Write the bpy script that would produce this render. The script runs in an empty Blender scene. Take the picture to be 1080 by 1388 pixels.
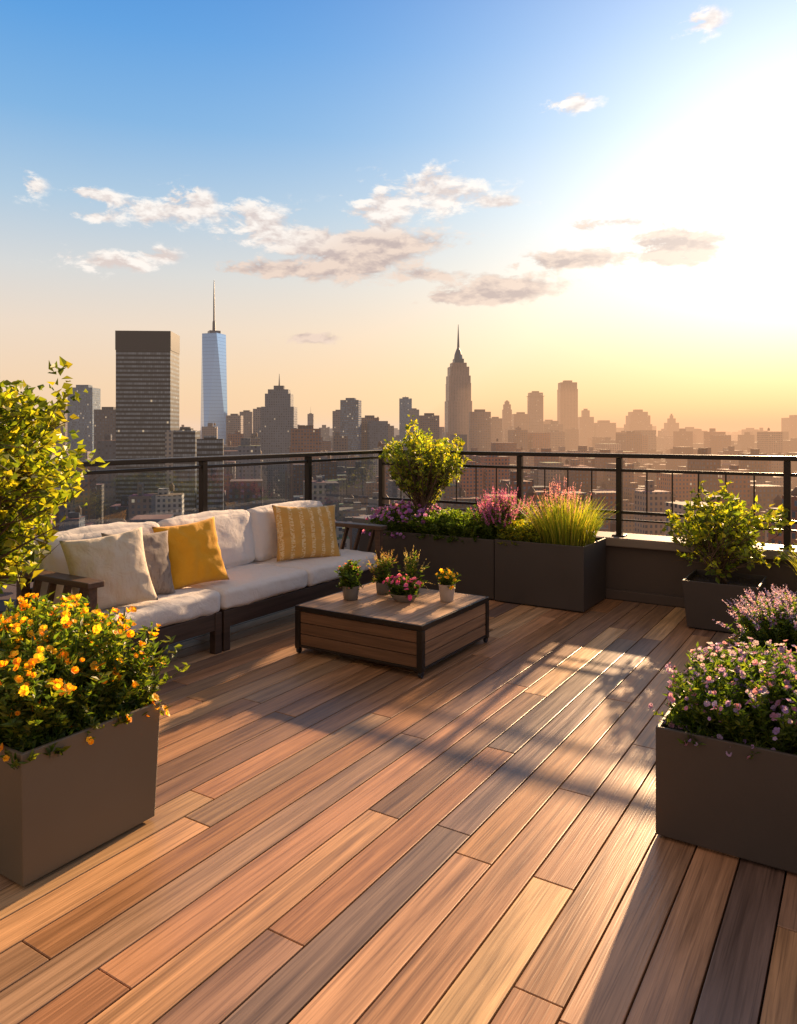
import bpy, bmesh, math, random
import numpy as np
from mathutils import Vector, Matrix, noise
random.seed(7); rng=np.random.default_rng(11)
S=bpy.context.scene
S.view_settings.view_transform='Standard'; S.view_settings.look='None'; S.view_settings.exposure=0

# ------------------------------------------------------------------ helpers
def link(o,parent=None):
    S.collection.objects.link(o)
    if parent: o.parent=parent
    return o
def empty(name):
    o=bpy.data.objects.new(name,None); o.empty_display_size=.1; return link(o)
class NT:
    def __init__(s,tree): s.t=tree; s.n=tree.nodes; s.l=tree.links
    def new(s,t,**k):
        n=s.n.new(t)
        for a,b in k.items(): setattr(n,a,b)
        return n
    def put(s,sock,v):
        if isinstance(v,bpy.types.NodeSocket): s.l.new(v,sock)
        else: sock.default_value=v
    def m(s,op,a,b=0,c=0,clamp=False):
        n=s.new('ShaderNodeMath',operation=op,use_clamp=clamp)
        s.put(n.inputs[0],a); s.put(n.inputs[1],b); s.put(n.inputs[2],c); return n.outputs[0]
    def mix(s,f,a,b,bt='MIX'):
        n=s.new('ShaderNodeMix',data_type='RGBA',blend_type=bt)
        s.put(n.inputs[0],f)
        for i,v in ((6,a),(7,b)):
            if isinstance(v,tuple) and len(v)==3: v=v+(1,)
            s.put(n.inputs[i],v)
        return n.outputs[2]
    def vmul(s,a,v):
        n=s.new('ShaderNodeVectorMath',operation='MULTIPLY'); s.put(n.inputs[0],a); s.put(n.inputs[1],v); return n.outputs[0]
    def vadd(s,a,v):
        n=s.new('ShaderNodeVectorMath',operation='ADD'); s.put(n.inputs[0],a); s.put(n.inputs[1],v); return n.outputs[0]
    def noise(s,vec,scale,detail=4,rough=.5,dist=0):
        n=s.new('ShaderNodeTexNoise'); s.put(n.inputs['Vector'],vec)
        n.inputs['Scale'].default_value=scale; n.inputs['Detail'].default_value=detail
        n.inputs['Roughness'].default_value=rough; n.inputs['Distortion'].default_value=dist
        return n.outputs['Fac']
    def ramp(s,f,stops,interp='LINEAR'):
        n=s.new('ShaderNodeValToRGB'); n.color_ramp.interpolation=interp
        e=n.color_ramp.elements
        while len(e)<len(stops): e.new(.5)
        for i,(p,c) in enumerate(stops):
            e[i].position=p; e[i].color=(*c,1) if len(c)==3 else c
        s.put(n.inputs[0],f); return n.outputs[0]
    def bump(s,h,strength=.3,dist=.01):
        n=s.new('ShaderNodeBump'); n.inputs['Strength'].default_value=strength; n.inputs['Distance'].default_value=dist
        s.put(n.inputs['Height'],h); return n.outputs[0]
def mat(name):
    m=bpy.data.materials.new(name); m.use_nodes=True
    t=NT(m.node_tree); b=m.node_tree.nodes['Principled BSDF']
    return m,t,b
def simple(name,col,rough=.5,metal=0,var=.25,nscale=8,bumpst=.15,bscale=60,bdist=.002,stretch=(1,1,1)):
    m,t,b=mat(name)
    co=t.new('ShaderNodeTexCoord').outputs['Object']
    co=t.vmul(co,stretch)
    n=t.noise(co,nscale,4,.6)
    c=t.mix(n,tuple(x*(1-var) for x in col),tuple(min(1,x*(1+var)) for x in col))
    t.put(b.inputs['Base Color'],c)
    b.inputs['Metallic'].default_value=metal
    r=t.m('ADD',t.m('MULTIPLY',n,.25),rough-.12); t.put(b.inputs['Roughness'],r)
    t.put(b.inputs['Normal'],t.bump(t.noise(co,bscale,2),bumpst,bdist))
    return m

class MB:
    def __init__(s): s.v=[]; s.f=[]; s.c=[]; s.uv=[]; 
    def face(s,pts,col=(1,1,1),uv=None):
        i=len(s.v); s.v+= [tuple(p) for p in pts]; s.f.append(tuple(range(i,i+len(pts))))
        s.c+= [(*col,1)]*len(pts); s.uv+= uv if uv else [(0,0)]*len(pts)
    def prism(s,quad_lo,quad_hi,col=(1,1,1),u0=0.0,cap=True,roofcol=None,bottom=False):
        n=len(quad_lo); u=u0
        for i in range(n):
            a,b=quad_lo[i],quad_lo[(i+1)%n]; c,d=quad_hi[(i+1)%n],quad_hi[i]
            w=math.dist(a,b)
            s.face([a,b,c,d],col,[(u,a[2]),(u+w,b[2]),(u+w,c[2]),(u,d[2])]); u+=w
        if cap: s.face(list(quad_hi),roofcol or col)
        if bottom: s.face(list(reversed(quad_lo)),col)
    def box(s,cx,cy,w,d,z0,z1,rot=0,col=(1,1,1),u0=0.0,roofcol=None,taper=1.0,bottom=False):
        ca,sa=math.cos(rot),math.sin(rot); lo=[];hi=[]
        for sx,sy in ((-1,-1),(1,-1),(1,1),(-1,1)):
            for L,z,k in ((lo,z0,1.0),(hi,z1,taper)):
                x,y=sx*w/2*k,sy*d/2*k
                L.append((cx+x*ca-y*sa,cy+x*sa+y*ca,z))
        s.prism(lo,hi,col,u0,True,roofcol,bottom)
    def tube(s,pts,rad,sides=8,col=(1,1,1),cap=True):
        rings=[]
        for i,p in enumerate(pts):
            p=Vector(p); a=Vector(pts[max(0,i-1)]); b=Vector(pts[min(len(pts)-1,i+1)])
            d=(b-a).normalized(); u=d.orthogonal().normalized(); w=d.cross(u)
            if i:
                u=(pu-d*pu.dot(d)).normalized(); w=d.cross(u)
            pu=u
            r=rad[i] if hasattr(rad,'__len__') else rad
            rings.append([tuple(p+(u*math.cos(t)+w*math.sin(t))*r) for t in [2*math.pi*k/sides for k in range(sides)]])
        i0=len(s.v)
        for r in rings:
            s.v+=r; s.c+=[(*col,1)]*sides; s.uv+=[(0,0)]*sides
        for i in range(len(rings)-1):
            for k in range(sides):
                s.f.append((i0+i*sides+k,i0+i*sides+(k+1)%sides,i0+(i+1)*sides+(k+1)%sides,i0+(i+1)*sides+k))
        if cap:
            s.f.append(tuple(i0+(len(rings)-1)*sides+k for k in range(sides)))
            s.f.append(tuple(reversed([i0+k for k in range(sides)])))
    def build(s,name,m,parent=None,smooth=False,bevel=0):
        me=bpy.data.meshes.new(name); me.from_pydata(s.v,[],s.f)
        a=me.attributes.new('Col','FLOAT_COLOR','POINT'); a.data.foreach_set('color',np.array(s.c,dtype=np.float32).ravel())
        uvl=me.uv_layers.new(name='UVMap')
        li=np.zeros(len(me.loops),dtype=np.int32); me.loops.foreach_get('vertex_index',li)
        uvl.data.foreach_set('uv',np.array(s.uv,dtype=np.float32)[li].ravel())
        if smooth: me.polygons.foreach_set('use_smooth',[True]*len(me.polygons))
        me.materials.append(m); me.update()
        o=link(bpy.data.objects.new(name,me),parent)
        if bevel:
            w=o.modifiers.new('w','WELD'); w.merge_threshold=.0001
            b=o.modifiers.new('b','BEVEL'); b.width=bevel; b.segments=2; b.limit_method='ANGLE'
        return o
def box(name,x0,x1,y0,y1,z0,z1,m,parent=None,bevel=.004):
    b=MB(); b.box((x0+x1)/2,(y0+y1)/2,x1-x0,y1-y0,z0,z1,bottom=True); return b.build(name,m,parent,bevel=bevel)
def beam(name,p0,p1,w,h,m,parent=None,bevel=.003):
    p0=Vector(p0);p1=Vector(p1);d=(p1-p0).normalized()
    up=Vector((0,0,1)) if abs(d.z)<.95 else Vector((0,1,0))
    sd=d.cross(up).normalized(); up=sd.cross(d)
    lo=[p0+sd*a*w/2+up*c*h/2 for a,c in((-1,-1),(1,-1),(1,1),(-1,1))]
    hi=[p+(p1-p0) for p in lo]
    b=MB(); b.prism(lo,hi,bottom=True); return b.build(name,m,parent,bevel=bevel)

# view axes used to survey the skyline (bearing tangent, distance) -> metres
TH=math.atan(.635); F=np.array((-math.sin(TH),math.cos(TH))); R=np.array((math.cos(TH),math.sin(TH)))
CAMH=1.5
SUN_EL=math.radians(19); SUN_AZ=math.radians(-2.8)   # clockwise from +Y
def dirv(az,el): return Vector((math.sin(az)*math.cos(el),math.cos(az)*math.cos(el),math.sin(el)))
sd=dirv(SUN_AZ,SUN_EL)

# ------------------------------------------------------------------ camera
cam=bpy.data.cameras.new('camera'); co=link(bpy.data.objects.new('camera',cam))
cam.sensor_fit='VERTICAL'; cam.sensor_height=36; cam.lens=36*1000/1388
cam.shift_y=-109/1388; cam.clip_end=200000; cam.clip_start=.05
co.location=(0,0,CAMH); co.rotation_euler=(math.pi/2,0,TH)
S.camera=co

# ------------------------------------------------------------------ sun + sky
sl=bpy.data.lights.new('sun','SUN'); sl.energy=11; sl.angle=math.radians(.9); sl.color=(1,.65,.35)
so=link(bpy.data.objects.new('sun',sl)); so.rotation_euler=(-sd).to_track_quat('-Z','Y').to_euler()

w=bpy.data.worlds.new('World'); S.world=w; w.use_nodes=True
t=NT(w.node_tree); bg=w.node_tree.nodes['Background']
sky=t.new('ShaderNodeTexSky'); sky.sky_type='NISHITA'; sky.sun_disc=False
sky.sun_elevation=SUN_EL; sky.sun_rotation=SUN_AZ; sky.air_density=1.2; sky.dust_density=.8
nish=t.vmul(sky.outputs[0],(.06,.06,.06))
g=t.new('ShaderNodeTexCoord').outputs['Generated']
sx=t.new('ShaderNodeSeparateXYZ'); t.put(sx.inputs[0],g); X,Y,Z=sx.outputs
grad=t.ramp(Z,[(0,(.97,.64,.40)),(.06,(.97,.71,.49)),(.13,(.92,.77,.64)),(.20,(.73,.76,.77)),(.28,(.45,.65,.84)),(.37,(.21,.49,.85)),(.46,(.10,.38,.83)),(.53,(.055,.30,.77)),(.66,(.22,.28,.40)),(1,(.30,.28,.27))])
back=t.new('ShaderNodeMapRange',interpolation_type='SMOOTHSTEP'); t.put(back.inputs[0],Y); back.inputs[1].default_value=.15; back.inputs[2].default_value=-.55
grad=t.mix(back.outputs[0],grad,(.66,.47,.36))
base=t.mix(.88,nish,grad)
def angto(v):
    dt=t.new('ShaderNodeVectorMath',operation='DOT_PRODUCT'); t.put(dt.inputs[0],g); dt.inputs[1].default_value=tuple(v)
    return t.m('ARCCOSINE',t.m('MINIMUM',dt.outputs['Value'],.99999))
ang=angto(dirv(SUN_AZ+math.radians(.5),math.radians(13)))   # haze-brightened aureole under the sun
def glow(width,amp,p=2):
    q=t.m('DIVIDE',ang,math.radians(width)); 
    if p==2: q=t.m('MULTIPLY',q,q)
    return t.m('MULTIPLY',t.m('EXPONENT',t.m('MULTIPLY',q,-1)),amp)
gl=t.m('ADD',glow(9,1.3,1),glow(23,.42))
lowf=t.m('SMOOTH_MIN',t.m('DIVIDE',t.m('MAXIMUM',Z,0),.16),1,.2)
gcol=t.mix(lowf,(1,.56,.13),(1,.90,.72))
gv=t.new('ShaderNodeVectorMath',operation='SCALE'); t.put(gv.inputs[0],gcol); t.put(gv.inputs['Scale'],gl)
lowz=t.m('EXPONENT',t.m('MULTIPLY',t.m('MAXIMUM',Z,0),-8)); 
sunw=t.m('EXPONENT',t.m('MULTIPLY',t.m('MULTIPLY',ang,ang),-2.2))
base=t.mix(t.m('MULTIPLY',lowz,sunw,clamp=True),base,(1.12,.72,.24))
base=t.vadd(base,gv.outputs[0])
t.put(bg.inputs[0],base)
az=t.m('ARCTAN2',X,Y); el=t.m('ARCSINE',Z)
nz=t.vmul(g,(1,1,2.2))
n1=t.noise(nz,25,8,.64,.25); n2=t.noise(t.vadd(nz,(0,0,.020)),25,3,.6,.25)
az=t.m('ADD',az,t.m('MULTIPLY',t.m('SUBTRACT',n1,.5),.05))
def csum(lst):
    tot=None
    for a,e,wa,we,am in lst:
        p=t.m('DIVIDE',t.m('SUBTRACT',az,math.radians(a)-TH),math.radians(wa))
        q=t.m('DIVIDE',t.m('SUBTRACT',el,math.radians(e)),math.radians(we))
        r=t.m('MULTIPLY',t.m('EXPONENT',t.m('MULTIPLY',t.m('ADD',t.m('MULTIPLY',p,p),t.m('MULTIPLY',q,q)),-1)),am)
        tot=r if tot is None else t.m('ADD',tot,r)
    return tot
bright=csum([(-18.5,15.8,3.6,1.15,1.1),(-15.1,16.8,1.3,1.2,1.1),(-21.3,12,3.6,.8,1.15),(-17.7,12.8,1.6,.6,1),(-22.3,16.6,1.6,.5,.95),(-22.5,15,1.6,.45,.95),
 (-10.5,15.9,2.6,1.5,.95),(-26.2,16.7,1.2,.9,1.0),(-8,14.4,3.6,.9,.95),(2.9,17.7,5.0,1.8,1.05),(-1.4,16.4,1.9,1.1,1.0),(22.8,27.2,1.6,1.0,1.05),(13.8,23.4,2.2,.7,.85),(8,17,2.5,.5,.7)])
dark=csum([(-3.4,12.7,4.3,1.35,1.3),(-1.1,14.3,5.2,1.1,1.3),(-9.9,12.2,2.8,.65,1.2),(8.5,10.9,3.8,1.1,1.3),(5.7,10.2,3.6,.55,1.1),(12.95,12.8,3.1,.7,1.4),(21.1,13.2,3.8,1.3,1.35),(-7.4,7.2,3.0,.45,1.0),(16.5,15.2,3,.45,.9),(3,12,3,.5,.8)])
tot=t.m('ADD',bright,dark)
dens=t.m('ADD',t.m('SUBTRACT',tot,.38),t.m('MULTIPLY',t.m('SUBTRACT',n1,.5),2.8))
mr=t.new('ShaderNodeMapRange',interpolation_type='SMOOTHSTEP'); t.put(mr.inputs[0],dens); mr.inputs[1].default_value=0; mr.inputs[2].default_value=.6
cm=t.m('MULTIPLY',mr.outputs[0],t.m('MINIMUM',t.m('MULTIPLY',tot,4),1))
cm=t.m('MULTIPLY',cm,.9)
lit=t.m('ADD',t.m('MULTIPLY',t.m('SUBTRACT',n1,n2),4.5),.6,0,True)
dk=t.m('DIVIDE',dark,t.m('ADD',tot,.02))
shade=t.mix(lit,(.74,.63,.59),(1.06,.99,.92))
shade=t.mix(t.m('MULTIPLY',dk,.88),shade,t.mix(lit,(.50,.39,.37),(.84,.64,.52)))
gv2=t.new('ShaderNodeVectorMath',operation='SCALE'); t.put(gv2.inputs[0],gcol); t.put(gv2.inputs['Scale'],t.m('MULTIPLY',gl,.28))
shade=t.vadd(shade,gv2.outputs[0])
bg2=t.new('ShaderNodeBackground'); t.put(bg2.inputs[0],t.mix(cm,base,shade))
inb=t.m('MULTIPLY',t.m('MULTIPLY',t.m('GREATER_THAN',Z,.08),t.m('LESS_THAN',Z,.50)),t.m('GREATER_THAN',Y,.2))
msx=t.new('ShaderNodeMixShader'); t.put(msx.inputs[0],inb); t.l.new(bg.outputs[0],msx.inputs[1]); t.l.new(bg2.outputs[0],msx.inputs[2])
t.l.new(msx.outputs[0],w.node_tree.nodes['World Output'].inputs['Surface'])

# ------------------------------------------------------------------ city materials
def facade(name,cw=3.2,ch=3.6,fw=.6,fh=.55,glass=(.03,.045,.07),lit=.02,basecol=None,rough=.8,grough=.12,vary=.7):
    m,t,b=mat(name)
    uv=t.new('ShaderNodeUVMap').outputs[0]; s=t.new('ShaderNodeSeparateXYZ'); t.put(s.inputs[0],uv)
    u=t.m('DIVIDE',s.outputs[0],cw); v=t.m('DIVIDE',s.outputs[1],ch)
    fu=t.m('FRACT',t.m('ADD',u,1000)); fv=t.m('FRACT',t.m('ADD',v,1000))
    a=t.m('MULTIPLY',t.m('GREATER_THAN',fu,(1-fw)/2),t.m('LESS_THAN',fu,(1+fw)/2))
    c=t.m('MULTIPLY',t.m('GREATER_THAN',fv,(1-fh)/2),t.m('LESS_THAN',fv,(1+fh)/2))
    mask=t.m('MULTIPLY',a,c)
    cx=t.new('ShaderNodeCombineXYZ'); t.put(cx.inputs[0],t.m('FLOOR',u)); t.put(cx.inputs[1],t.m('FLOOR',v))
    wn=t.new('ShaderNodeTexWhiteNoise',noise_dimensions='2D'); t.put(wn.inputs['Vector'],cx.outputs[0])
    if basecol is None:
        at=t.new('ShaderNodeAttribute',attribute_name='Col'); bc=at.outputs['Color']
    else: bc=(*basecol,1)
    ns=t.noise(t.new('ShaderNodeTexCoord').outputs['Object'],.05,3)
    bc=t.mix(ns,t.mix(.35,bc,(0,0,0,1)),bc)
    gcol=t.mix(t.m('MULTIPLY',wn.outputs[0],vary),(*glass,1),tuple(min(1,x*4+.03) for x in glass))
    t.put(b.inputs['Base Color'],t.mix(mask,bc,gcol))
    t.put(b.inputs['Roughness'],t.m('SUBTRACT',rough,t.m('MULTIPLY',mask,rough-grough)))
    em=t.m('MULTIPLY',t.m('MULTIPLY',mask,t.m('GREATER_THAN',wn.outputs[0],1-lit)),.4)
    b.inputs['Emission Color'].default_value=(1,.72,.4,1); t.put(b.inputs['Emission Strength'],em)
    return m
M_fac=facade('city_facade',3.8,4.0,.5,.55)
M_fac2=facade('city_glass_facade',2.0,3.8,.85,.7,(.05,.09,.15),.02,vary=.5,grough=.1)
M_dark=facade('dark_tower_facade',1.9,4.1,.9,.48,(.10,.13,.165),.006,basecol=(.014,.018,.026),rough=.4,vary=.35,grough=.3)
M_stone=facade('stone_tower_facade',4.2,3.9,.4,.75,(.10,.085,.075),0,basecol=(.42,.29,.22),vary=.3)
M_cap=simple('dark_metal_crown',(.014,.017,.025),.4)
M_spire=simple('spire_steel',(.10,.11,.13),.4,.6)
m,t,b=mat('blue_glass_curtain_wall'); M_blue=m
s=t.new('ShaderNodeSeparateXYZ'); t.put(s.inputs[0],t.new('ShaderNodeTexCoord').outputs['Object'])
ln=t.m('LESS_THAN',t.m('FRACT',t.m('DIVIDE',t.m('ADD',s.outputs[2],1000),8)),.12)
t.put(b.inputs['Base Color'],t.mix(ln,(.26,.47,.84),(.16,.30,.58))); b.inputs['Metallic'].default_value=.75; b.inputs['Roughness'].default_value=.15

GZ=-110
def place(tn,d): p=d*F+tn*d*R; return float(p[0]),float(p[1])
def tower(name,t0,t1,e,d,m,col=(.3,.26,.23),depth=None,rot=0,steps=(),spire=0,roof=None):
    wd=(t1-t0)*d; x,y=place((t0+t1)/2,d+wd/2); dep=depth or wd*.8; r=TH+rot
    b=MB(); wd2=wd/abs(math.cos(rot))
    H=e*d+CAMH; z0=GZ; segs=[(z0,H,1.0)] if not steps else []
    if steps:
        zc=z0
        for (ee,k) in steps:
            segs.append((zc,ee*d+CAMH,k)); zc=ee*d+CAMH
    u0=random.random()*50
    for a,c,k in segs: b.box(x,y,wd2*k,dep*k,a,c,r,col,u0,roofcol=tuple(q*.6 for q in col))
    zt=segs[-1][1]; k=segs[-1][2]
    b.box(x,y,wd2*k*.5,dep*k*.5,zt,zt+wd*.12,r,tuple(q*.5 for q in col))
    o=b.build(name,m)
    if spire:
        q=MB(); q.tube([(x,y,zt),(x,y,zt+spire*d*.5),(x,y,zt+spire*d)],[wd*.035,wd*.02,wd*.006],6); q.build('spire',M_spire,o)
    return o
G=M_fac; H2=M_fac2
tower('glass_office_tower',-.443,-.409,.060,1250,H2,(.12,.18,.26))
tower('office_tower',-.408,-.376,.030,1050,G,(.10,.10,.12))
tower('apartment_tower',-.475,-.447,.035,1500,G,(.16,.13,.13))
tower('glass_office_tower',-.302,-.272,.001,620,M_dark)
tower('glass_office_tower',-.272,-.238,-.010,560,M_dark,rot=.2)
tower('apartment_tower',-.232,-.212,.022,1500,G,(.26,.22,.22))
tower('apartment_tower',-.214,-.197,.027,1700,G,(.22,.18,.18))
tower('apartment_tower',-.196,-.178,.031,1400,G,(.24,.22,.24))
tower('setback_office_tower',-.184,-.139,.058,1200,G,(.15,.18,.24),steps=((.005,1.15),(.034,1.0),(.052,.78),(.058,.62)),spire=.022)
tower('apartment_tower',-.146,-.106,.004,950,G,(.26,.15,.11),rot=.15)
tower('apartment_tower',-.123,-.115,.024,1900,G,(.26,.22,.22),spire=.01)
tower('apartment_tower',-.089,-.074,.028,1500,G,(.2,.18,.2))
tower('office_tower',-.077,-.052,.043,1300,H2,(.16,.15,.17),rot=-.15)
tower('brick_tower',-.052,-.026,.019,1350,G,(.28,.18,.14))
tower('apartment_tower',-.028,-.006,.008,1600,G,(.26,.2,.17))
tower('glass_office_tower',.001,.018,.045,1800,H2,(.16,.22,.30),spire=.004)
tower('office_tower',.014,.028,.030,1700,G,(.26,.24,.25))
tower('brick_tower',.028,.055,.022,1500,G,(.24,.17,.14))
tower('apartment_tower',.096,.124,.027,1700,G,(.30,.2,.15))
tower('apartment_tower',.122,.140,.018,1900,G,(.30,.2,.15))
tower('setback_tower',.141,.153,.041,2200,G,(.28,.2,.17),steps=((.03,1.),(.037,.8),(.041,.5)))
tower('apartment_tower',.155,.176,.024,2000,G,(.32,.21,.15))
tower('water_tank_tower',.176,.195,.053,2000,G,(.27,.2,.18),steps=((.048,1.),(.0485,1.15),(.053,.95)))
tower('apartment_tower',.194,.213,.014,2300,G,(.3,.2,.15))
tower('slab_tower',.217,.241,.067,2100,M_stone,(.30,.22,.17),steps=((.058,1.),(.067,.93)))
tower('apartment_tower',.244,.263,.026,2400,G,(.3,.2,.15),steps=((.02,1.),(.029,.5)))
tower('apartment_tower',.264,.292,.012,2400,G,(.3,.2,.15))
tower('setback_tower',.311,.338,.027,2400,G,(.28,.17,.12),steps=((.010,1.15),(.022,1.),(.027,.8)))
tower('pointed_tower',.360,.380,.012,2600,G,(.28,.17,.12),steps=((.004,1.1),(.012,.8),(.018,.45),(.022,.2)))
tower('apartment_tower',.385,.404,.004,2600,G,(.3,.19,.14))
tower('apartment_tower',.468,.485,.003,2800,G,(.3,.19,.14))
tower('brick_tower',.525,.556,.019,2500,G,(.26,.16,.11))
tower('brick_tower',.60,.64,.03,2300,G,(.26,.16,.11))
tower('office_tower',-.62,-.57,.05,1300,G,(.2,.17,.17))

d=700; x,y=place(-.339,d+20); wd=.074*d
tw=MB(); tw.box(x,y,wd*.985,36,GZ,.113*d,TH+.06); o=tw.build('dark_glass_tower',M_dark)
tw=MB(); tw.box(x,y,wd,36.8,.113*d,.137*d+CAMH,TH+.06); tw.build('crown',M_cap,o)
d=1700; x,y=place(-.25,d); hw=31
r0=TH+.45
def sq(h,z,r): return [(x+h*math.sqrt(2)*math.cos(r+math.pi/4+k*math.pi/2),y+h*math.sqrt(2)*math.sin(r+math.pi/4+k*math.pi/2),z) for k in range(4)]
lo=sq(hw*.86,-60,r0); hi=sq(hw*.62,.133*d,r0+math.pi/4)
tw=MB(); tw.prism(sq(hw*.86,GZ,r0),lo,cap=False)
for k in range(4):
    tw.face([lo[k],lo[(k+1)%4],hi[k]]); tw.face([lo[(k+1)%4],hi[(k+1)%4],hi[k]])
tw.face(hi); o=tw.build('tapered_glass_skyscraper',M_blue)
q=MB(); q.box(x,y,hw*.8,hw*.8,.133*d,.137*d,r0); q.tube([(x,y,.137*d),(x,y,.15*d),(x,y,.151*d),(x,y,.18*d),(x,y,.206*d)],[4,3.4,2.2,1.8,.7],8); q.build('mast',M_spire,o)
d=2000; x,y=place(.081,d); tw=MB(); rr=TH+.12
for w_,dp,z0,z1 in ((110,70,GZ,-40),(90,60,-40,0),(76,52,0,.042*d),(68,46,.042*d,.076*d),(60,42,.076*d,.088*d),(46,34,.088*d,.0935*d)):
    tw.box(x,y,w_*.86,dp,z0,z1,rr,roofcol=(.2,.15,.12))
for sx_ in (-1,1):
    tw.box(x+sx_*24*math.cos(rr),y+sx_*24*math.sin(rr),12,50,GZ,.066*d,rr)
o=tw.build('stepped_stone_skyscraper',M_stone)
q=MB(); q.box(x,y,26,26,.0935*d,.099*d,rr); q.tube([(x,y,.099*d),(x,y,.105*d),(x,y,.110*d),(x,y,.114*d),(x,y,.128*d),(x,y,.146*d)],[12,10.5,7,3.4,2.2,.6],12); q.build('crown_mast',M_spire,o)

def fill(name,d0,d1,cell,seed,hfun,m):
    rn=random.Random(seed); b=MB(); ca,sa=math.cos(TH+.18),math.sin(TH+.18)
    n=int(d1*1.3/cell)
    for i in range(-n,n):
        for j in range(-n,n):
            if i%5==0 or j%3==0 and rn.random()<.6: continue
            px=(i+.5)*cell; py=(j+.5)*cell
            X_=px*ca-py*sa; Y_=px*sa+py*ca
            dd=X_*F[0]+Y_*F[1]; ll=X_*R[0]+Y_*R[1]
            if dd<d0 or dd>d1 or abs(ll)>dd*.85+60: continue
            if rn.random()<.08: continue
            top=hfun(rn,dd,ll/dd); wx=cell*rn.uniform(.55,.95); wy=cell*rn.uniform(.55,.95)
            q=rn.random(); k=rn.uniform(.4,1.25)
            if ll/dd>.05: c=(.36,.15,.085) if q<.45 else (.32,.19,.13) if q<.75 else (.50,.38,.30)
            else: c=(.28,.15,.11) if q<.32 else (.24,.20,.19) if q<.6 else (.12,.14,.19) if q<.90 else (.50,.48,.46)
            c=tuple(v*k for v in c)
            rot=TH+.18; u0=rn.random()*99
            b.box(X_,Y_,wx,wy,GZ,top,rot,c,u0,roofcol=tuple(v*rn.uniform(.25,1.5) for v in (.16,.11,.09)))
            if rn.random()<.7:
                b.box(X_+rn.uniform(-.2,.2)*wx,Y_+rn.uniform(-.2,.2)*wy,wx*rn.uniform(.2,.45),wy*rn.uniform(.2,.45),top,top+rn.uniform(3,9)*(1 if dd<2500 else 1.6),rot,tuple(v*.8 for v in c),0)
            if dd<1600 and rn.random()<.35:
                ox,oy=X_+rn.uniform(-.35,.35)*wx,Y_+rn.uniform(-.35,.35)*wy
                b.tube([(ox,oy,top+2),(ox,oy,top+6),(ox,oy,top+8.5)],[2.2,2.2,.1],7,(.16,.1,.07))
    return b.build(name,m)
def h1(rn,d,tt):
    h=rn.uniform(-98,-62)
    if rn.random()<.38: h=rn.uniform(-65,-28)
    return h
def h2(rn,d,tt):
    h=rn.uniform(-95,-55); q=rn.random()
    if q<.32: h=rn.uniform(-60,-22)
    if q<.05 and tt<.1: h=rn.uniform(-25,8)
    return h
def h3(rn,d,tt):
    h=rn.uniform(-92,-50); q=rn.random()
    if q<.24: h=rn.uniform(-50,-12)
    if q<.06: h=rn.uniform(-15,22 if tt<.3 else 8)
    return h
def h4(rn,d,tt):
    h=rn.uniform(-85,-35); q=rn.random()
    if q<.12: h=rn.uniform(-30,30 if tt<.35 else 8)
    return h
fill('near_city_blocks',150,560,24,1,h1,M_fac)
fill('mid_city_blocks',560,1300,30,2,h2,M_fac)
fill('skyline_city_blocks',1300,2700,45,3,h3,M_fac)
fill('distant_city_blocks',2700,6500,95,4,h4,M_fac)
gm,t,b=mat('city_ground_asphalt'); nn=t.noise(t.new('ShaderNodeTexCoord').outputs['Object'],.002,8,.6)
t.put(b.inputs['Base Color'],t.mix(nn,(.05,.045,.045),(.12,.10,.085))); b.inputs['Roughness'].default_value=.9
gb=MB(); gb.face([(-60000,-60000,GZ),(60000,-60000,GZ),(60000,60000,GZ),(-60000,60000,GZ)]); gb.build('ground',gm)
def haze(name,d0,d1,l0,l1,z1,sig,L):
    hm=bpy.data.materials.new(name); hm.use_nodes=True; t=NT(hm.node_tree); hm.node_tree.nodes.remove(hm.node_tree.nodes['Principled BSDF'])
    ab=t.new('ShaderNodeVolumeAbsorption'); ab.inputs['Color'].default_value=(0,0,0,1); ab.inputs['Density'].default_value=sig
    em=t.new('ShaderNodeEmission'); em.inputs[0].default_value=(*L,1); em.inputs[1].default_value=sig  # haze emits a fixed colour in place of scattered sunlight
    ad=t.new('ShaderNodeAddShader'); t.l.new(ab.outputs[0],ad.inputs[0]); t.l.new(em.outputs[0],ad.inputs[1])
    t.l.new(ad.outputs[0],hm.node_tree.nodes['Material Output'].inputs['Volume'])
    c=F*(d0+d1)/2+R*(l0+l1)/2; hb=MB(); hb.box(float(c[0]),float(c[1]),l1-l0,d1-d0,GZ-5,z1,TH,bottom=True); hb.build(name,hm)
haze('haze',70,18000,-15000,15000,160,.00007,(.92,.66,.50))
haze('warm_glow_haze',72,17900,150,14900,110,.00027,(1.20,.60,.27))  # denser box on the sun side, its warm sun glow is emission

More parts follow.
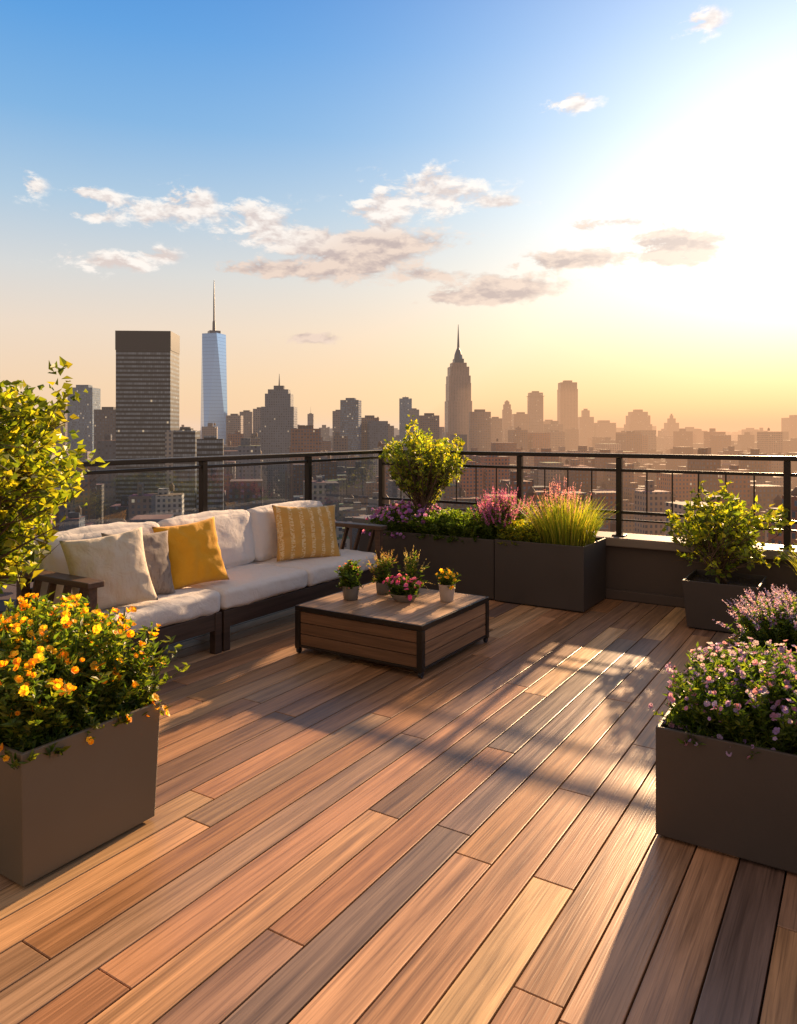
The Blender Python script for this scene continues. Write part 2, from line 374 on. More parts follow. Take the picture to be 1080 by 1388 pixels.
# ------------------------------------------------------------------ deck
def wood(name,grainaxis,use_attr=True,col=(.2,.11,.06),rough=.45,bs=.35,gs=1.0,dark=.45,spec=.5):
    m,t,b=mat(name)
    tc=t.new('ShaderNodeTexCoord').outputs['Object']
    at=t.new('ShaderNodeAttribute',attribute_name='Col')
    if use_attr:
        off=t.vmul(at.outputs['Color'],(91,57,133)); tc=t.vadd(tc,off)
    st={'x':(1.3,38,38),'y':(38,1.3,38),'z':(38,38,1.3)}[grainaxis]
    gr=t.noise(t.vmul(tc,tuple(v*gs for v in st)),1,5,.65,.6)
    st2={'x':(.5,7,7),'y':(7,.5,7),'z':(7,7,.5)}[grainaxis]
    g2=t.noise(t.vmul(tc,st2),1,3,.5,1.2)
    st3={'x':(3,170,170),'y':(170,3,170),'z':(170,170,3)}[grainaxis]
    g3=t.noise(t.vmul(tc,st3),1,2,.5)
    bc=at.outputs['Color'] if use_attr else (*col,1)
    f=t.m('ADD',t.m('MULTIPLY',gr,.75),t.m('MULTIPLY',g2,.5))
    f=t.m('MULTIPLY',t.m('SUBTRACT',f,.42),2.9,0,True)
    dk=t.mix(1,bc,(dark,dark*.95,dark*.92),'MULTIPLY'); br=t.mix(1,bc,(1.32,1.27,1.2),'MULTIPLY')
    c=t.mix(f,dk,br)
    gm_=t.new('ShaderNodeMapRange'); t.put(gm_.inputs[0],g3); gm_.inputs[1].default_value=.52; gm_.inputs[2].default_value=.72; gm_.inputs[4].default_value=.55
    c=t.mix(gm_.outputs[0],c,t.mix(1,bc,(.28,.26,.24),'MULTIPLY'))
    t.put(b.inputs['Base Color'],c)
    b.inputs['Specular IOR Level'].default_value=spec
    t.put(b.inputs['Roughness'],t.m('ADD',t.m('MULTIPLY',gr,.3),rough-.15))
    h=t.m('ADD',t.m('MULTIPLY',gr,.5),g3)
    t.put(b.inputs['Normal'],t.bump(h,bs,.0018))
    return m
M_deck=wood('weathered_deck_boards','y',spec=.45,rough=.38,bs=.5)
X0,X1,Y0,Y1=-4.55,3.6,-2.6,6.6
pal=[((.46,.255,.135),4),((.40,.215,.11),4),((.52,.305,.165),3),((.26,.155,.10),2.3),((.22,.15,.115),2.3),((.34,.215,.14),3),((.58,.37,.21),1.2)]
names=[p[0] for p in pal]; wts=[p[1] for p in pal]
db=MB(); bw=.138; gp=.006; xx=X0; rn=random.Random(5)
while xx<X1:
    yy=Y0-rn.random()*2; 
    while yy<Y1:
        L=rn.uniform(1.1,3.4); a=max(yy,Y0); c=min(yy+L,Y1)
        if c-a>.08:
            col=rn.choices(names,wts)[0]; k=rn.uniform(.88,1.12); col=(col[0]*k,col[1]*k*rn.uniform(.96,1.04),col[2]*k*rn.uniform(.93,1.07))
            zz=rn.uniform(-.0008,.0)
            db.box(xx+bw/2,(a+c)/2,bw,c-a-.004,-.028,zz,0,col)
        yy+=L
    xx+=bw+gp
db.build('wooden_deck',M_deck,bevel=.0025)
M_sub=simple('deck_substrate',(.015,.012,.01),.9)
box('rooftop_building',X0-.35,X1+.35,Y0-.35,Y1+.42,GZ,-.032,M_sub,None,0)

# ------------------------------------------------------------------ parapet and railing
M_wall=simple('parapet_brown_render',(.10,.077,.066),.75,0,.15,4,.3,120)
M_wcap=simple('parapet_coping_stone',(.24,.20,.175),.6,0,.15,5,.25,80)
M_met=simple('dark_railing_metal',(.022,.017,.015),.35,.3,.2,10,.1,200)
p=empty('parapet_wall')
box('wall_body',X0-.2,X1+.2,6.66,6.93,-.03,.47,M_wall,p)
box('coping',X0-.25,X1+.25,6.60,6.98,.472,.55,M_wcap,p,.01)
box('skirting',X0+.02,X1,6.60,6.657,-.0,.085,M_wall,p,.006)
p2=empty('side_parapet_wall')
box('wall_body',X1+.05,X1+.3,Y0,6.58,-.03,.47,M_wall,p2)
box('coping',X1,X1+.35,Y0,6.57,.472,.55,M_wcap,p2,.01)
k=empty('deck_curb'); box('curb',X0-.22,X0-.02,Y0,6.58,-.02,.10,M_wall,k,.01)
r=empty('metal_railing'); YR=6.74
posts=[-4.5,-2.87,-1.90,-.545,.95,2.4,3.7]
for i,xp in enumerate(posts):
    box('post',xp-.026,xp+.026,YR-.026,YR+.026,.551 if i else .1,1.26,M_met,r)
    box('post_foot',xp-.055,xp+.055,YR-.055,YR+.055,.5505,.566,M_met,r)
box('top_rail',-4.53,3.75,YR-.04,YR+.04,1.262,1.30,M_met,r,.006)
for i in range(len(posts)-1):
    a,c=posts[i]+.027,posts[i+1]-.027
    box('upper_rail',a,c,YR-.014,YR+.014,1.135,1.162,M_met,r)
    box('lower_rail',a,c,YR-.014,YR+.014,.755,.782,M_met,r)
    box('bottom_rail',a,c,YR-.009,YR+.009,.69,.706,M_met,r)
    n=max(3,int((c-a)/.21))
    for q in range(1,n):
        xq=a+(c-a)*q/n; b_=MB(); b_.tube([(xq,YR,.783),(xq,YR,1.134)],.0065,8); b_.build('baluster',M_met,r)
r=empty('glass_railing'); XR=-4.5
py=[-2.4,-1.1,.2,1.5,2.81,4.16,5.48]
m,t,b=mat('railing_glass'); M_gl=m; m.node_tree.nodes.remove(b)
tr=t.new('ShaderNodeBsdfTransparent'); tr.inputs[0].default_value=(.66,.75,.86,1); gs=t.new('ShaderNodeBsdfGlossy'); gs.inputs['Roughness'].default_value=.03; gs.inputs[0].default_value=(.8,.85,.9,1)
ms=t.new('ShaderNodeMixShader'); ms.inputs[0].default_value=.08; t.l.new(tr.outputs[0],ms.inputs[1]); t.l.new(gs.outputs[0],ms.inputs[2])
t.l.new(ms.outputs[0],m.node_tree.nodes['Material Output'].inputs['Surface'])
for q in py: 
    box('post',XR-.026,XR+.026,q-.026,q+.026,-.02,1.26,M_met,r)
box('top_rail',XR-.04,XR+.04,-2.6,YR-.045,1.262,1.30,M_met,r,.006)
pe=py+[6.7]
for i in range(len(pe)-1):
    a,c=pe[i]+.03,pe[i+1]-.03
    g_=MB(); g_.face([(XR,a+.02,.16),(XR,c-.02,.16),(XR,c-.02,1.20),(XR,a+.02,1.20)]); g_.build('glass_panel',M_gl,r)
    box('lower_rail',XR-.016,XR+.016,a,c,.12,.15,M_met,r); box('upper_rail',XR-.016,XR+.016,a,c,1.205,1.23,M_met,r)

# ------------------------------------------------------------------ foliage tools
def leafmat(name,trans=.5,rough=.45):
    m,t,b=mat(name)
    at=t.new('ShaderNodeAttribute',attribute_name='Col').outputs['Color']
    t.put(b.inputs['Base Color'],at); b.inputs['Roughness'].default_value=rough
    tl=t.new('ShaderNodeBsdfTranslucent'); t.put(tl.inputs[0],t.mix(1,at,(2.0,1.9,.8),'MULTIPLY'))
    ms=t.new('ShaderNodeMixShader'); ms.inputs[0].default_value=trans
    t.l.new(b.outputs[0],ms.inputs[1]); t.l.new(tl.outputs[0],ms.inputs[2]); t.l.new(ms.outputs[0],m.node_tree.nodes['Material Output'].inputs['Surface'])
    return m
M_leaf=leafmat('plant_leaves'); M_bark=simple('bark',(.11,.07,.045),.85,0,.4,20,.6,50,.01)
def unit(a): return a/np.maximum(np.linalg.norm(a,axis=1,keepdims=True),1e-9)
class FB:
    def __init__(s): s.V=[];s.Fc=[];s.C=[];s.n=0
    def leaves(s,P,D,L,W,col,curl=.15):
        P=np.asarray(P,float); D=unit(np.asarray(D,float)); n=len(P)
        if n==0: return
        rnd=rng.normal(size=(n,3)); Sd=unit(np.cross(D,rnd)); N=np.cross(Sd,D)
        L=np.broadcast_to(L,(n,)).reshape(-1,1); W=np.broadcast_to(W,(n,)).reshape(-1,1)
        v0=P; v1=P+D*L*.42+Sd*W/2+N*W*.18; v2=P+D*L-N*L*curl; v3=P+D*L*.42-Sd*W/2+N*W*.18
        V=np.stack([v0,v1,v2,v3],1).reshape(-1,3); i=s.n+4*np.arange(n)
        s.Fc+=np.stack([i,i+1,i+2],1).tolist()+np.stack([i,i+2,i+3],1).tolist()
        s.V.append(V); s.n+=4*n
        col=np.broadcast_to(np.asarray(col,float),(n,3)); s.C.append(np.repeat(col,4,axis=0))
    def petals(s,P,D,Sd,N,L,W,col):
        n=len(P); L=L.reshape(-1,1); W=W.reshape(-1,1)
        pts=[P,P+D*L*.55+Sd*W*.5+N*L*.1,P+D*L*.95+Sd*W*.28,P+D*L*.95-Sd*W*.28,P+D*L*.55-Sd*W*.5+N*L*.1]
        V=np.stack(pts,1).reshape(-1,3); i=s.n+5*np.arange(n)
        s.Fc+=np.stack([i,i+1,i+2,i+3,i+4],1).tolist(); s.V.append(V); s.n+=5*n
        s.C.append(np.repeat(np.broadcast_to(col,(n,3)),5,axis=0))
    def tube(s,pts,rad,col,sides=4):
        b=MB(); b.tube(pts,rad,sides,col,cap=False); 
        s.Fc+=[[j+s.n for j in f] for f in b.f]; s.V.append(np.array(b.v)); s.C.append(np.array(b.c)[:,:3]); s.n+=len(b.v)
    def build(s,name,m=None,parent=None):
        V=np.concatenate(s.V); C=np.concatenate(s.C)
        me=bpy.data.meshes.new(name); me.from_pydata(V.tolist(),[],s.Fc)
        a=me.attributes.new('Col','FLOAT_COLOR','POINT'); a.data.foreach_set('color',np.concatenate([C,np.ones((len(C),1))],1).astype(np.float32).ravel())
        me.materials.append(m or M_leaf); me.update(); return link(bpy.data.objects.new(name,me),parent)
def pick(palette,n,var=.25):
    P=np.array(palette)[rng.integers(0,len(palette),n)]; return np.clip(P*(1+rng.uniform(-var,var,(n,1))),0,1)
GREEN=[(.09,.16,.02),(.13,.22,.025),(.06,.11,.02),(.20,.26,.03)]
LIME=[(.26,.31,.025),(.35,.38,.03),(.16,.22,.02),(.10,.15,.02),(.44,.40,.03)]
def flower(fb,P,N,size,cols,petals=5,center=(.5,.28,.02)):
    P=np.asarray(P);N=unit(np.asarray(N)); n=len(P)
    if n==0: return
    a=unit(np.cross(N,rng.normal(size=(n,3)))); b=np.cross(N,a); sz=size*rng.uniform(.6,1.2,n); cc=pick(cols,n,.2); cup=rng.uniform(.2,1.1,(n,1))
    for k in range(petals):
        th=2*math.pi*k/petals; D=unit(a*math.cos(th)+b*math.sin(th)+N*(cup+rng.uniform(-.15,.15,(n,1)))); Sd=unit(np.cross(N,D))
        fb.petals(P,D,Sd,np.cross(D,Sd),sz,sz*.95,cc*rng.uniform(.85,1.1,(n,1)))
    fb.leaves(P,N,sz*.35,sz*.4,np.array([center]*n))
def bush(name,x0,x1,y0,y1,z0,h,nst,lps,ll,lw,palette,tip=None,tcols=None,tfrac=.5,tsize=.02,over=.12,hvar=.35,spikelen=.12,bend=.12,parent=None,fb=None,per=1):
    own=fb is None; fb=fb or FB()
    cx,cy=(x0+x1)/2,(y0+y1)/2; hx,hy=(x1-x0)/2,(y1-y0)/2
    LP=[];LD=[];FPn=[];FN=[];SP=[];SD=[]
    for i in range(nst):
        a,b=rng.uniform(-1,1,2); bx,by=cx+a*hx*.9,cy+b*hy*.9
        rr=max(abs(a),abs(b)); H=h*(1-.32*rr**2.5)*(1-hvar*rng.random()**1.3)
        ex=bx+(a*over)+np.clip(rng.normal(),-1.8,1.8)*bend*h*.6; ey=by+(b*over)+np.clip(rng.normal(),-1.8,1.8)*bend*h*.6
        k=5; sag=rng.uniform(0,.25)*rr
        if rr>.75 and rng.random()<.3:
            sag=rng.uniform(.8,1.15); H*=.55; ex=bx+a*over; ey=by+b*over
        pts=[]
        for j in range(k+1):
            q=j/k; pts.append((bx+(ex-bx)*q**1.4+rng.normal()*.004,by+(ey-by)*q**1.4+rng.normal()*.004,z0+H*(q-sag*q*q)))
        fb.tube(pts,[.0028-.0018*j/k for j in range(k+1)],(.06,.10,.02),3)
        pa=np.array(pts); q=rng.uniform(.12,1,lps)*k; j=np.minimum(q.astype(int),k-1); fr=(q-j).reshape(-1,1)
        LP.append(pa[j]*(1-fr)+pa[j+1]*fr); dr=rng.normal(size=(lps,3)); dr[:,2]=np.abs(dr[:,2])*.6+.15; LD.append(dr)
        if tip and rng.random()<tfrac:
            if tip=='flower':
                for e_ in range(per):
                    o_=rng.normal(size=3)*.016*(e_>0)
                    FPn.append(pa[-1]+np.array([0,0,.006])+o_); FN.append([a*.7+rng.normal()*.5,b*.7+rng.normal()*.5-.2,.8])
            else:
                dv=pa[-1]-pa[-3]; dv=dv/np.linalg.norm(dv); m_=int(26*spikelen/.1); qq=np.sort(rng.random(m_)).reshape(-1,1)
                SP.append(pa[-1]+dv*(qq-.35)*spikelen); dd=rng.normal(size=(m_,3)); dd[:,2]+=.5; SD.append(unit(dd)*(1.15-qq*.8))
    LP=np.concatenate(LP);LD=np.concatenate(LD);n=len(LP)
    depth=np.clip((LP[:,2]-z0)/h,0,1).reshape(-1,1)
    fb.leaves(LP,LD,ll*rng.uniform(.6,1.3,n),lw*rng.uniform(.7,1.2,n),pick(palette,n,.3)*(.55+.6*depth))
    if FPn: flower(fb,FPn,FN,tsize,tcols,5)
    if SP:
        SPc=np.concatenate(SP);SDc=np.concatenate(SD); sc=np.linalg.norm(SDc,axis=1)
        fb.leaves(SPc,SDc,tsize*sc,tsize*.7*sc,pick(tcols,len(SPc),.3))
    if own: return fb.build(name,parent=parent)
    return fb
def grass(name,cx,cy,rx,ry,z0,h,n,cols,w=.006,spread=.5):
    fb=FB()
    for i in range(n):
        a=rng.uniform(0,2*math.pi); r_=rng.random()**.5
        bx,by=cx+rx*.6*r_*math.cos(a),cy+ry*.6*r_*math.sin(a); H=h*rng.uniform(.55,1.05)
        ln=spread*r_*rng.uniform(.4,1.2)+rng.normal()*.06; dx,dy=math.cos(a)*ln*H,math.sin(a)*ln*H
        sdv=np.array([-math.sin(a+rng.normal()*.8),math.cos(a+rng.normal()*.8),0]); c=np.array(cols[rng.integers(len(cols))])*rng.uniform(.7,1.25)
        k=5; pts=[]
        for j in range(k+1):
            q=j/k; p_=np.array([bx+dx*q**2,by+dy*q**2,z0+H*(q-.22*abs(ln)*q**3)]); ww=w*(1-q)**.6*.5+.0004
            pts+= [p_-sdv*ww,p_+sdv*ww]; 
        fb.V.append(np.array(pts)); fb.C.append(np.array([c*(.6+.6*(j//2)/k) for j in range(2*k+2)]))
        for j in range(k): fb.Fc.append([fb.n+2*j,fb.n+2*j+1,fb.n+2*j+3,fb.n+2*j+2])
        fb.n+=2*k+2
    return fb
def tree(name,base,trunk_h,crown_c,crown_r,nbr,leaves_per,ll,lw,palette,trunk_r=.025,stems=1,seed=3,twig=.20):
    rn=random.Random(seed); root=empty(name); tb=MB(); fb=FB(); bx,by,bz=base; cc=Vector(crown_c); cr=Vector(crown_r)
    forks=[]
    for s_ in range(stems):
        top=Vector((bx+rn.uniform(-.05,.05)*stems,by+rn.uniform(-.05,.05)*stems,bz+trunk_h*rn.uniform(.85,1.1))); pts=[]
        for j in range(6):
            q=j/5; pts.append(Vector((bx,by,bz)).lerp(top,q)+Vector((rn.gauss(0,.012),rn.gauss(0,.012),0)))
        tb.tube(pts,[trunk_r*(1-.35*j/5) for j in range(6)],8); forks.append(pts)
    for i in range(nbr):
        while True:
            v=Vector((rn.uniform(-1,1),rn.uniform(-1,1),rn.uniform(-1,1)))
            if .35<v.length<1: break
        k_=rn.uniform(.8,1.12); tipp=cc+Vector((v.x*cr.x,v.y*cr.y,v.z*cr.z))*k_
        st=rn.choice(forks); p0=st[rn.choice([2,3,4,5])]
        if tipp.z<p0.z-.1: p0=st[2]
        pts=[]; mid=p0.lerp(tipp,.5)+Vector((rn.gauss(0,.05),rn.gauss(0,.05),rn.uniform(.0,.12)))*cr.z*1.4
        for j in range(7):
            q=j/6; pts.append(p0*(1-q)**2+mid*2*q*(1-q)+tipp*q*q)
        tb.tube(pts,[trunk_r*.42*(1-.85*j/6) for j in range(7)],5,cap=False)
        pa=np.array([tuple(p_) for p_ in pts])
        tone=rn.choice([.6,.85,1.0,1.25])
        for s2 in range(3):
            j=rn.choice([3,4,5,6]); a=pa[j]; e=a+np.array([rn.gauss(0,1),rn.gauss(0,1),rn.gauss(.3,.8)])*cr.z*twig
            fb.tube([tuple(a),tuple((a+e)/2+np.array([0,0,.01])),tuple(e)],[.003,.0025,.001],(.10,.07,.03),3)
            n=leaves_per//3; q=rng.random((n,1)); P=a*(1-q)+e*q*1.1+rng.normal(size=(n,3))*cr.z*.035
            D=rng.normal(size=(n,3)); D[:,2]=D[:,2]*.6-.05; D+=(e-a)/np.linalg.norm(e-a)*.8
            fb.leaves(P,D,ll*rng.uniform(.55,1.25,n),lw*rng.uniform(.7,1.2,n),pick(palette,n,.25)*tone,.2)
    tb.build('trunk',M_bark,root,smooth=True); fb.build('leaves',parent=root); return root

# ------------------------------------------------------------------ planters
M_pl=simple('planter_dark_taupe',(.054,.046,.043),.5,.0,.12,3,.12,150)
M_pl2=simple('planter_lit_taupe',(.125,.102,.070),.5,.0,.12,3,.12,150)  # lighter copy of the dark taupe, reflected light put into its colour
M_soil=simple('potting_soil',(.035,.022,.014),.95,0,.5,40,1,60,.02)
def planter(name,x0,x1,y0,y1,h,taper,m):
    b=MB(); t_=taper; w_=.014
    def ring(i,z): return [(x0+i,y0+i,z),(x1-i,y0+i,z),(x1-i,y1-i,z),(x0+i,y1-i,z)]
    A,B,C,D=ring(t_,.012),ring(0,h),ring(w_,h),ring(w_,h-.1)
    b.prism(A,B,cap=False); b.prism(B,C,cap=False); b.prism(C,D,cap=False); b.face(list(reversed(A)))
    root=b.build(name,m,None,bevel=.004)
    s=MB(); n=14
    for i in range(n):
        for j in range(n):
            def P(i,j):
                x=x0+w_+(x1-x0-2*w_)*i/n; y=y0+w_+(y1-y0-2*w_)*j/n
                return (x,y,h-.04+.025*noise.noise(Vector((x*9,y*9,0))))
            s.face([P(i,j),P(i+1,j),P(i+1,j+1),P(i,j+1)])
    s.build('soil',M_soil,root)
    box('foot',x0+t_+.03,x1-t_-.03,y0+t_+.03,y1-t_-.03,.0005,.0115,M_cap,root,0)
    return root
planter('planter_box',-4.12,-2.79,5.97,6.56,.54,.0,M_pl)
planter('planter_box',-2.775,-1.97,5.95,6.56,.55,.0,M_pl)
planter('planter_box',-1.19,-.66,5.90,6.42,.37,.03,M_pl)
planter('planter_box',-.58,.10,4.15,4.75,.40,.02,M_pl)
planter('planter_box',-.66,.45,2.81,3.45,.41,.0,M_pl)
planter('planter_box',-2.99,-2.31,1.36,1.92,.455,.015,M_pl2)
planter('planter_box',-4.1,-3.45,1.55,2.2,.45,.03,M_pl2)
planter('planter_box',-.42,.2,5.9,6.42,.37,.04,M_pl)

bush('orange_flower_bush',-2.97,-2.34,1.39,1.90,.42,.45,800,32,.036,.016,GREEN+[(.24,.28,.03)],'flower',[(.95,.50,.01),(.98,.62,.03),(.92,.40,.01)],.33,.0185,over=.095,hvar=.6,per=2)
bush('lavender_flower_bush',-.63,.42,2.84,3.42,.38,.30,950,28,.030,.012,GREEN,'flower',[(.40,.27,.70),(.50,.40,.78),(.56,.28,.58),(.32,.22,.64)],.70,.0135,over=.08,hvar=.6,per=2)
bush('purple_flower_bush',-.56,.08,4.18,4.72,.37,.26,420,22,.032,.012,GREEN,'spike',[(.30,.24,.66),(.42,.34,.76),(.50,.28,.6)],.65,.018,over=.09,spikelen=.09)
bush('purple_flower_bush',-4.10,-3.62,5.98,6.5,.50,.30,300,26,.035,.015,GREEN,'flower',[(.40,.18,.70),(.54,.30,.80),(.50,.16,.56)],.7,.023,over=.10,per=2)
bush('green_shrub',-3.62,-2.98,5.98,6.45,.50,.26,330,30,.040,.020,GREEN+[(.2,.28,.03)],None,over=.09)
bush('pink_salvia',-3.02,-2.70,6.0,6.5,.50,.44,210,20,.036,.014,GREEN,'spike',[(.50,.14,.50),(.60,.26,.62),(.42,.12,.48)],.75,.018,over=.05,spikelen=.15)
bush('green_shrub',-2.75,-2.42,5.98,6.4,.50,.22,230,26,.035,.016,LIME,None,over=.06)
bush('pink_salvia',-2.50,-2.15,6.25,6.52,.50,.52,80,14,.036,.012,GREEN,'spike',[(.58,.28,.58),(.66,.36,.60)],.9,.016,over=.05,spikelen=.18)
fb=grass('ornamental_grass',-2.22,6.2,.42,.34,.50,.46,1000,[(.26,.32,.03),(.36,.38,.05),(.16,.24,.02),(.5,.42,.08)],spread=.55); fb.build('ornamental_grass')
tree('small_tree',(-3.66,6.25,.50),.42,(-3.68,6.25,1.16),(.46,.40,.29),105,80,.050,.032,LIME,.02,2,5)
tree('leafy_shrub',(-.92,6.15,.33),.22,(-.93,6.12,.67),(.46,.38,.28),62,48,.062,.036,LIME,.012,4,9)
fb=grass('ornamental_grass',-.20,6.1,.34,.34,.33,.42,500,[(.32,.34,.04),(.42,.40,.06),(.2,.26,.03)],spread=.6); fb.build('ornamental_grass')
tree('potted_tree',(-3.84,1.88,.41),.75,(-3.80,1.88,1.17),(.64,.52,.58),250,84,.060,.040,LIME,.028,3,12,.18)

# ------------------------------------------------------------------ furniture
M_frame=wood('dark_stained_timber','y',False,(.060,.038,.028),.5)
M_frx=wood('dark_stained_timber_cross','x',False,(.10,.058,.037),.5)
def fabric(name,c1,c2=None,scale=900,stripes=False):
    m,t,b=mat(name); co=t.new('ShaderNodeTexCoord').outputs['Object']
    n=t.noise(co,6,3); c=t.mix(n,tuple(v*.88 for v in c1),c1)
    wv=t.m('MULTIPLY',t.m('ADD',t.noise(t.vmul(co,(1,1,.1)),scale,1),t.noise(t.vmul(co,(.1,.1,1)),scale,1)),.5)
    c=t.mix(t.m('MULTIPLY',wv,.4),c,tuple(v*.6 for v in c1))
    if c2:
        s=t.new('ShaderNodeSeparateXYZ'); t.put(s.inputs[0],co)
        if stripes:
            a=t.m('FRACT',t.m('MULTIPLY',t.m('ADD',s.outputs[0],5),11)); st=t.m('LESS_THAN',a,.36)
            br=t.m('GREATER_THAN',t.noise(t.vmul(co,(40,110,60)),1,2),.48)
            k=t.m('MULTIPLY',t.m('MULTIPLY',st,br),.8)
        else:
            k=t.m('GREATER_THAN',t.noise(t.vmul(co,(50,16,16)),1,3,.6),.56)
        c=t.mix(k,c,c2)
    t.put(b.inputs['Base Color'],c); b.inputs['Roughness'].default_value=.9
    b.inputs['Sheen Weight'].default_value=.15
    h=t.m('ADD',t.m('MULTIPLY',wv,.15),t.noise(co,9,4,.55,1)); t.put(b.inputs['Normal'],t.bump(h,.6,.02))
    return m
M_white=fabric('off_white_fabric',(.80,.74,.70)); M_cream=fabric('cream_boucle',(.74,.63,.50),(.62,.51,.39)); M_grey=fabric('grey_brown_fabric',(.27,.225,.20),(.18,.145,.125))
M_yel=fabric('mustard_fabric',(.84,.40,.015)); M_yel2=fabric('mustard_woven_fabric',(.66,.37,.09),(.78,.62,.36),stripes=True)
def cushion(name,x0,x1,y0,y1,z0,z1,m,parent,r=.045,puff=.018,rot=None,seed=0):
    bm=bmesh.new(); bmesh.ops.create_cube(bm,size=2); bmesh.ops.subdivide_edges(bm,edges=bm.edges[:],cuts=25,use_grid_fill=True)
    h=Vector(((x1-x0)/2,(y1-y0)/2,(z1-z0)/2)); c=Vector(((x0+x1)/2,(y0+y1)/2,(z0+z1)/2))
    for v in bm.verts:
        q=v.co.copy(); q=Vector([math.copysign(abs(a)**.8,a) for a in q]); p_=Vector((q.x*h.x,q.y*h.y,q.z*h.z))
        inn=Vector([max(-(h[i]-r),min(h[i]-r,p_[i])) for i in range(3)]); d_=p_-inn
        if d_.length>1e-6: p_=inn+d_.normalized()*r
        nrm=Vector([ (1-q[(i+1)%3]**2)*(1-q[(i+2)%3]**2)*q[i]**5 for i in range(3)])
        p_+=nrm*puff
        nv=noise.noise_vector((p_+c)*6+Vector((seed*3.1,0,0)))*.008+noise.noise_vector((p_+c)*17+Vector((seed,0,0)))*.006
        v.co=p_+nv
    me=bpy.data.meshes.new(name); bm.to_mesh(me); bm.free(); me.materials.append(m)
    for f in me.polygons: f.use_smooth=True
    o=link(bpy.data.objects.new(name,me),parent); o.location=c
    if rot: o.rotation_euler=rot
    return o
def pillow(name,c,wd,ht,th,facing,lean,m,roll=0,seed=0):
    n=26; vs=[];fs=[]
    for side in (1,-1):
        for i in range(n+1):
            for j in range(n+1):
                u=-1+2*i/n; v=-1+2*j/n
                x=wd/2*u*(1-.09*(1-v*v)); y=ht/2*v*(1-.09*(1-u*u))
                e=max(0,(1-u*u)*(1-v*v)); z=side*th/2*e**.42
                wr=noise.noise(Vector((x*14+seed*7,y*14,side*3)))*.016*e**.3+noise.noise(Vector((math.atan2(v,u)*4,seed*3,side)))*.018*(1-e)*min(1,e*6)
                vs.append((x,y,z+side*wr))
    N=(n+1)**2
    for s_ in (0,1):
        for i in range(n):
            for j in range(n):
                a=s_*N+i*(n+1)+j; f=[a,a+n+1,a+n+2,a+1]; fs.append(f if s_==0 else f[::-1])
    me=bpy.data.meshes.new(name); me.from_pydata(vs,[],fs); me.materials.append(m)
    for f in me.polygons: f.use_smooth=True
    o=link(bpy.data.objects.new(name,me)); w_=o.modifiers.new('w','WELD'); w_.merge_threshold=.0008
    Nn=Vector((math.cos(facing)*math.cos(lean),math.sin(facing)*math.cos(lean),math.sin(lean)))
    rt=Vector((-math.sin(facing),math.cos(facing),0)); up=Nn.cross(rt)
    Mx=Matrix((rt,up,Nn)).transposed().to_4x4() @ Matrix.Rotation(roll,4,'Z'); Mx.translation=Vector(c); o.matrix_world=Mx
    return o
sofa=empty('outdoor_sofa'); xf,xb=-3.70,-4.42; ya,yb=2.60,5.54
for y0_,y1_ in ((2.60,3.585),(3.605,5.54)):
    box('front_rail',xf-.04,xf,y0_+.06,y1_-.06,.16,.275,M_frame,sofa); box('back_rail',xb,xb+.04,y0_,y1_,.16,.275,M_frame,sofa)
    box('seat_base',xb+.041,xf-.041,y0_+.01,y1_-.01,.20,.272,M_frame,sofa)
    for yq in (y0_,y1_-.058):
        box('front_leg',xf-.055,xf+.004,yq,yq+.058,.0005,.277,M_frame,sofa); box('back_leg',xb-.004,xb+.055,yq,yq+.058,.0005,.277,M_frame,sofa)
for yq in (ya-.045,yb-.045):
    box('arm_top',xb-.05,xf+.03,yq-.01,yq+.10,.615,.652,M_frx,sofa,.006)
    box('arm_front_post',xf-.055,xf,yq+.016,yq+.075,.278,.614,M_frx,sofa); box('arm_back_post',xb,xb+.055,yq+.016,yq+.075,.278,.614,M_frx,sofa)
    box('arm_bottom',xb+.056,xf-.056,yq+.02,yq+.07,.279,.33,M_frx,sofa)
    for q in range(4):
        xa=xb+.10+q*.15; beam('arm_slat',(xa,yq+.045,.331),(xa+.09,yq+.045,.613),.02,.045,M_frx,sofa)
for z in (.36,.46,.56,.66): box('back_slat',xb-.01,xb+.014,ya+.05,yb-.05,z,z+.06,M_frame,sofa)
for yq in (3.1,4.05,5.0): box('back_upright',xb-.045,xb-.012,yq,yq+.05,.28,.73,M_frame,sofa)
for i,(a,c) in enumerate([(2.66,3.58),(3.60,4.50),(4.505,5.47)]): cushion('seat_cushion',xb+.05,xf+.015,a,c,.278,.42,M_white,sofa,.035,.014,seed=i)
for i,(a,c) in enumerate([(2.68,3.56),(3.58,4.49),(4.50,5.44)]):
    cushion('back_cushion',xb+.02,xb+.18,a,c,.42,.85,M_white,sofa,.05,.028,(0,math.radians(-10),math.radians((-1,1.5,-1)[i])),seed=i+5)
pillow('throw_pillow',(-3.92,2.87,.645),.50,.48,.20,math.radians(-22),.38,M_cream,.10,1)
pillow('throw_pillow',(-4.00,3.15,.635),.46,.44,.17,math.radians(-12),.36,M_grey,-.06,2)
pillow('throw_pillow',(-3.99,3.58,.645),.47,.47,.18,math.radians(-18),.36,M_yel,.08,3)
pillow('throw_pillow',(-4.02,4.88,.645),.60,.48,.18,math.radians(-25),.34,M_yel2,-.05,4)

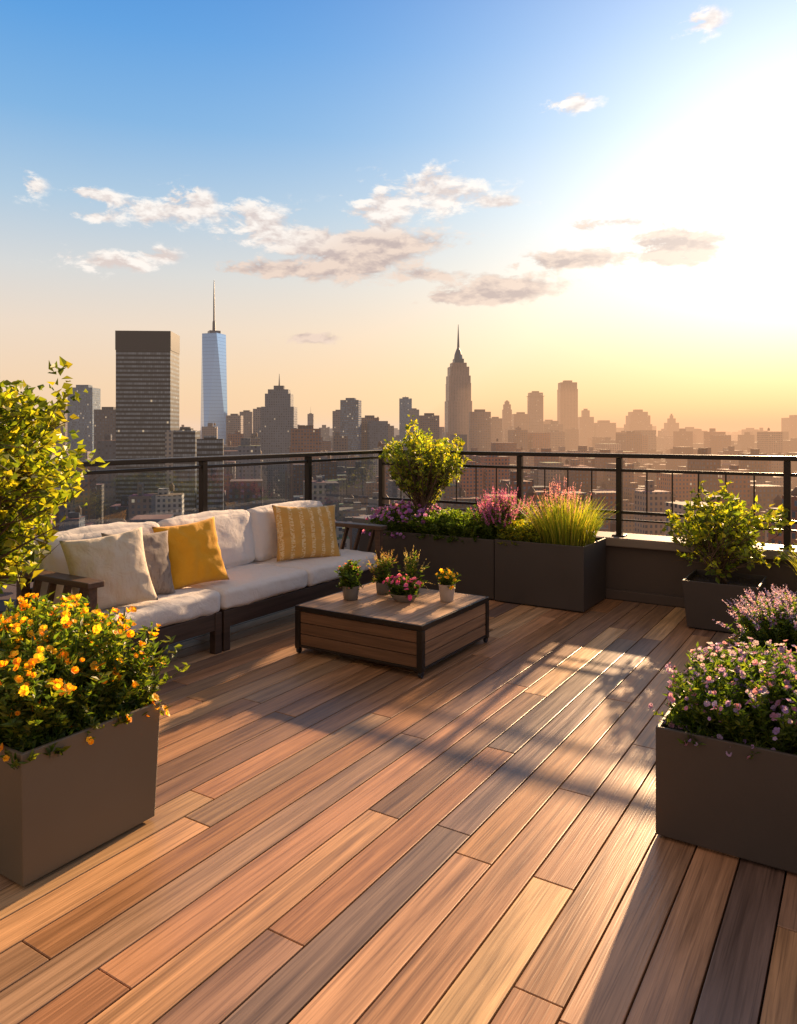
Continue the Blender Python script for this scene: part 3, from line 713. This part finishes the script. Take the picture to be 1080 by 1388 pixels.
tbm=empty('coffee_table'); tx0,tx1,ty0,ty1=-3.27,-2.27,3.84,4.78; TZ=.325
M_top=wood('table_top_boards','y',True,rough=.5,bs=.3,spec=.3); M_sidex=wood('table_side_boards_x','x',True,rough=.5); M_sidey=wood('table_side_boards_y','y',True,rough=.5)
n=7; b=MB(); wq=(tx1-tx0-.03)/n
for i in range(n):
    k=rn.uniform(.8,1.15); b.box(tx0+.015+wq*(i+.5),(ty0+ty1)/2,wq-.005,ty1-ty0-.03,TZ-.024,TZ,0,(.40*k,.26*k,.165*k),bottom=True)
b.build('top_boards',M_top,tbm,bevel=.002)
for a in ((tx0,tx1,ty0,ty0+.013),(tx0,tx1,ty1-.013,ty1),(tx0,tx0+.013,ty0+.0135,ty1-.0135),(tx1-.013,tx1,ty0+.0135,ty1-.0135)): box('top_frame',*a,TZ-.034,TZ-.001,M_met,tbm,.002)
for xx_ in (tx0,tx1-.04):
    for yy_ in (ty0,ty1-.04):
        box('corner_post',xx_,xx_+.04,yy_,yy_+.04,.035,TZ-.035,M_met,tbm,.003)
        c=MB(); c.tube([(xx_+.012,yy_+.02,.022),(xx_+.030,yy_+.02,.022)],.021,14); c.build('caster_wheel',M_cap,tbm,smooth=False)
bx_=MB(); by_=MB()
for i in range(3):
    z=.062+i*.076
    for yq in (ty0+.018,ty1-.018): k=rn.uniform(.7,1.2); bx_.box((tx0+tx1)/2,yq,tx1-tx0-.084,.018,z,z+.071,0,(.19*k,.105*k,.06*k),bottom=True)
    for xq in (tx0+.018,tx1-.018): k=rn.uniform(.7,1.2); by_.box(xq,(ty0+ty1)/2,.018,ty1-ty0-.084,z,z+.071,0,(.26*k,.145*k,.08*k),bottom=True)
bx_.build('side_boards_x',M_sidex,tbm,bevel=.002); by_.build('side_boards_y',M_sidey,tbm,bevel=.002)
box('bottom_frame',tx0+.005,tx1-.005,ty0+.005,ty1-.005,.044,.061,M_met,tbm)
def pot(name,x,y,r0,r1,h,m,z=TZ):
    b=MB(); prof=[(r0*.9,0),(r0,.004),(r0+(r1-r0)*.5,h*.5),(r1,h-.006),(r1*1.02,h)]
    b.tube([(x,y,z+.0006+q[1]) for q in prof],[q[0] for q in prof],24,cap=False)
    o=b.build(name,m,None,smooth=True)
    s=MB(); s.tube([(x,y,z+.002),(x,y,z+h-.012)],[r0*.85,r1*.93],20); s.build('soil',M_soil,o); return o
M_c1=simple('grey_ceramic',(.16,.145,.13),.5); M_c2=simple('beige_ceramic',(.42,.36,.32),.55); M_c3=simple('stone_bowl',(.28,.25,.22),.7)
pot('plant_pot',-3.05,4.18,.05,.062,.10,M_c1); pot('plant_pot',-2.96,4.46,.05,.058,.085,M_c1); pot('plant_bowl',-2.72,4.36,.07,.105,.055,M_c3); pot('plant_pot',-2.46,4.50,.045,.058,.12,M_c2)
bush('succulent_plant',-3.09,-3.01,4.14,4.22,TZ+.08,.20,80,20,.032,.013,GREEN,'flower',[(.6,.2,.2)],.2,.012,over=.03)
bush('herb_plant',-2.99,-2.93,4.43,4.49,TZ+.07,.22,40,14,.035,.010,GREEN+[(.2,.14,.06)],'spike',[(.40,.22,.14),(.3,.25,.1)],.6,.013,over=.05,spikelen=.10)
bush('herb_plant',-2.83,-2.77,4.57,4.63,TZ+.06,.24,34,12,.035,.010,GREEN+[(.25,.2,.06)],'spike',[(.45,.35,.2)],.6,.012,over=.05,spikelen=.10)
pot('plant_pot',-2.80,4.60,.045,.055,.09,M_c1)
bush('pink_flower_plant',-2.79,-2.65,4.30,4.42,TZ+.04,.13,120,16,.028,.012,GREEN,'flower',[(.65,.08,.35),(.75,.2,.5)],.55,.017,over=.045)
bush('yellow_flower_plant',-2.49,-2.43,4.47,4.53,TZ+.10,.12,60,14,.026,.010,GREEN,'flower',[(.9,.58,.03)],.6,.016,over=.035)
print('done')
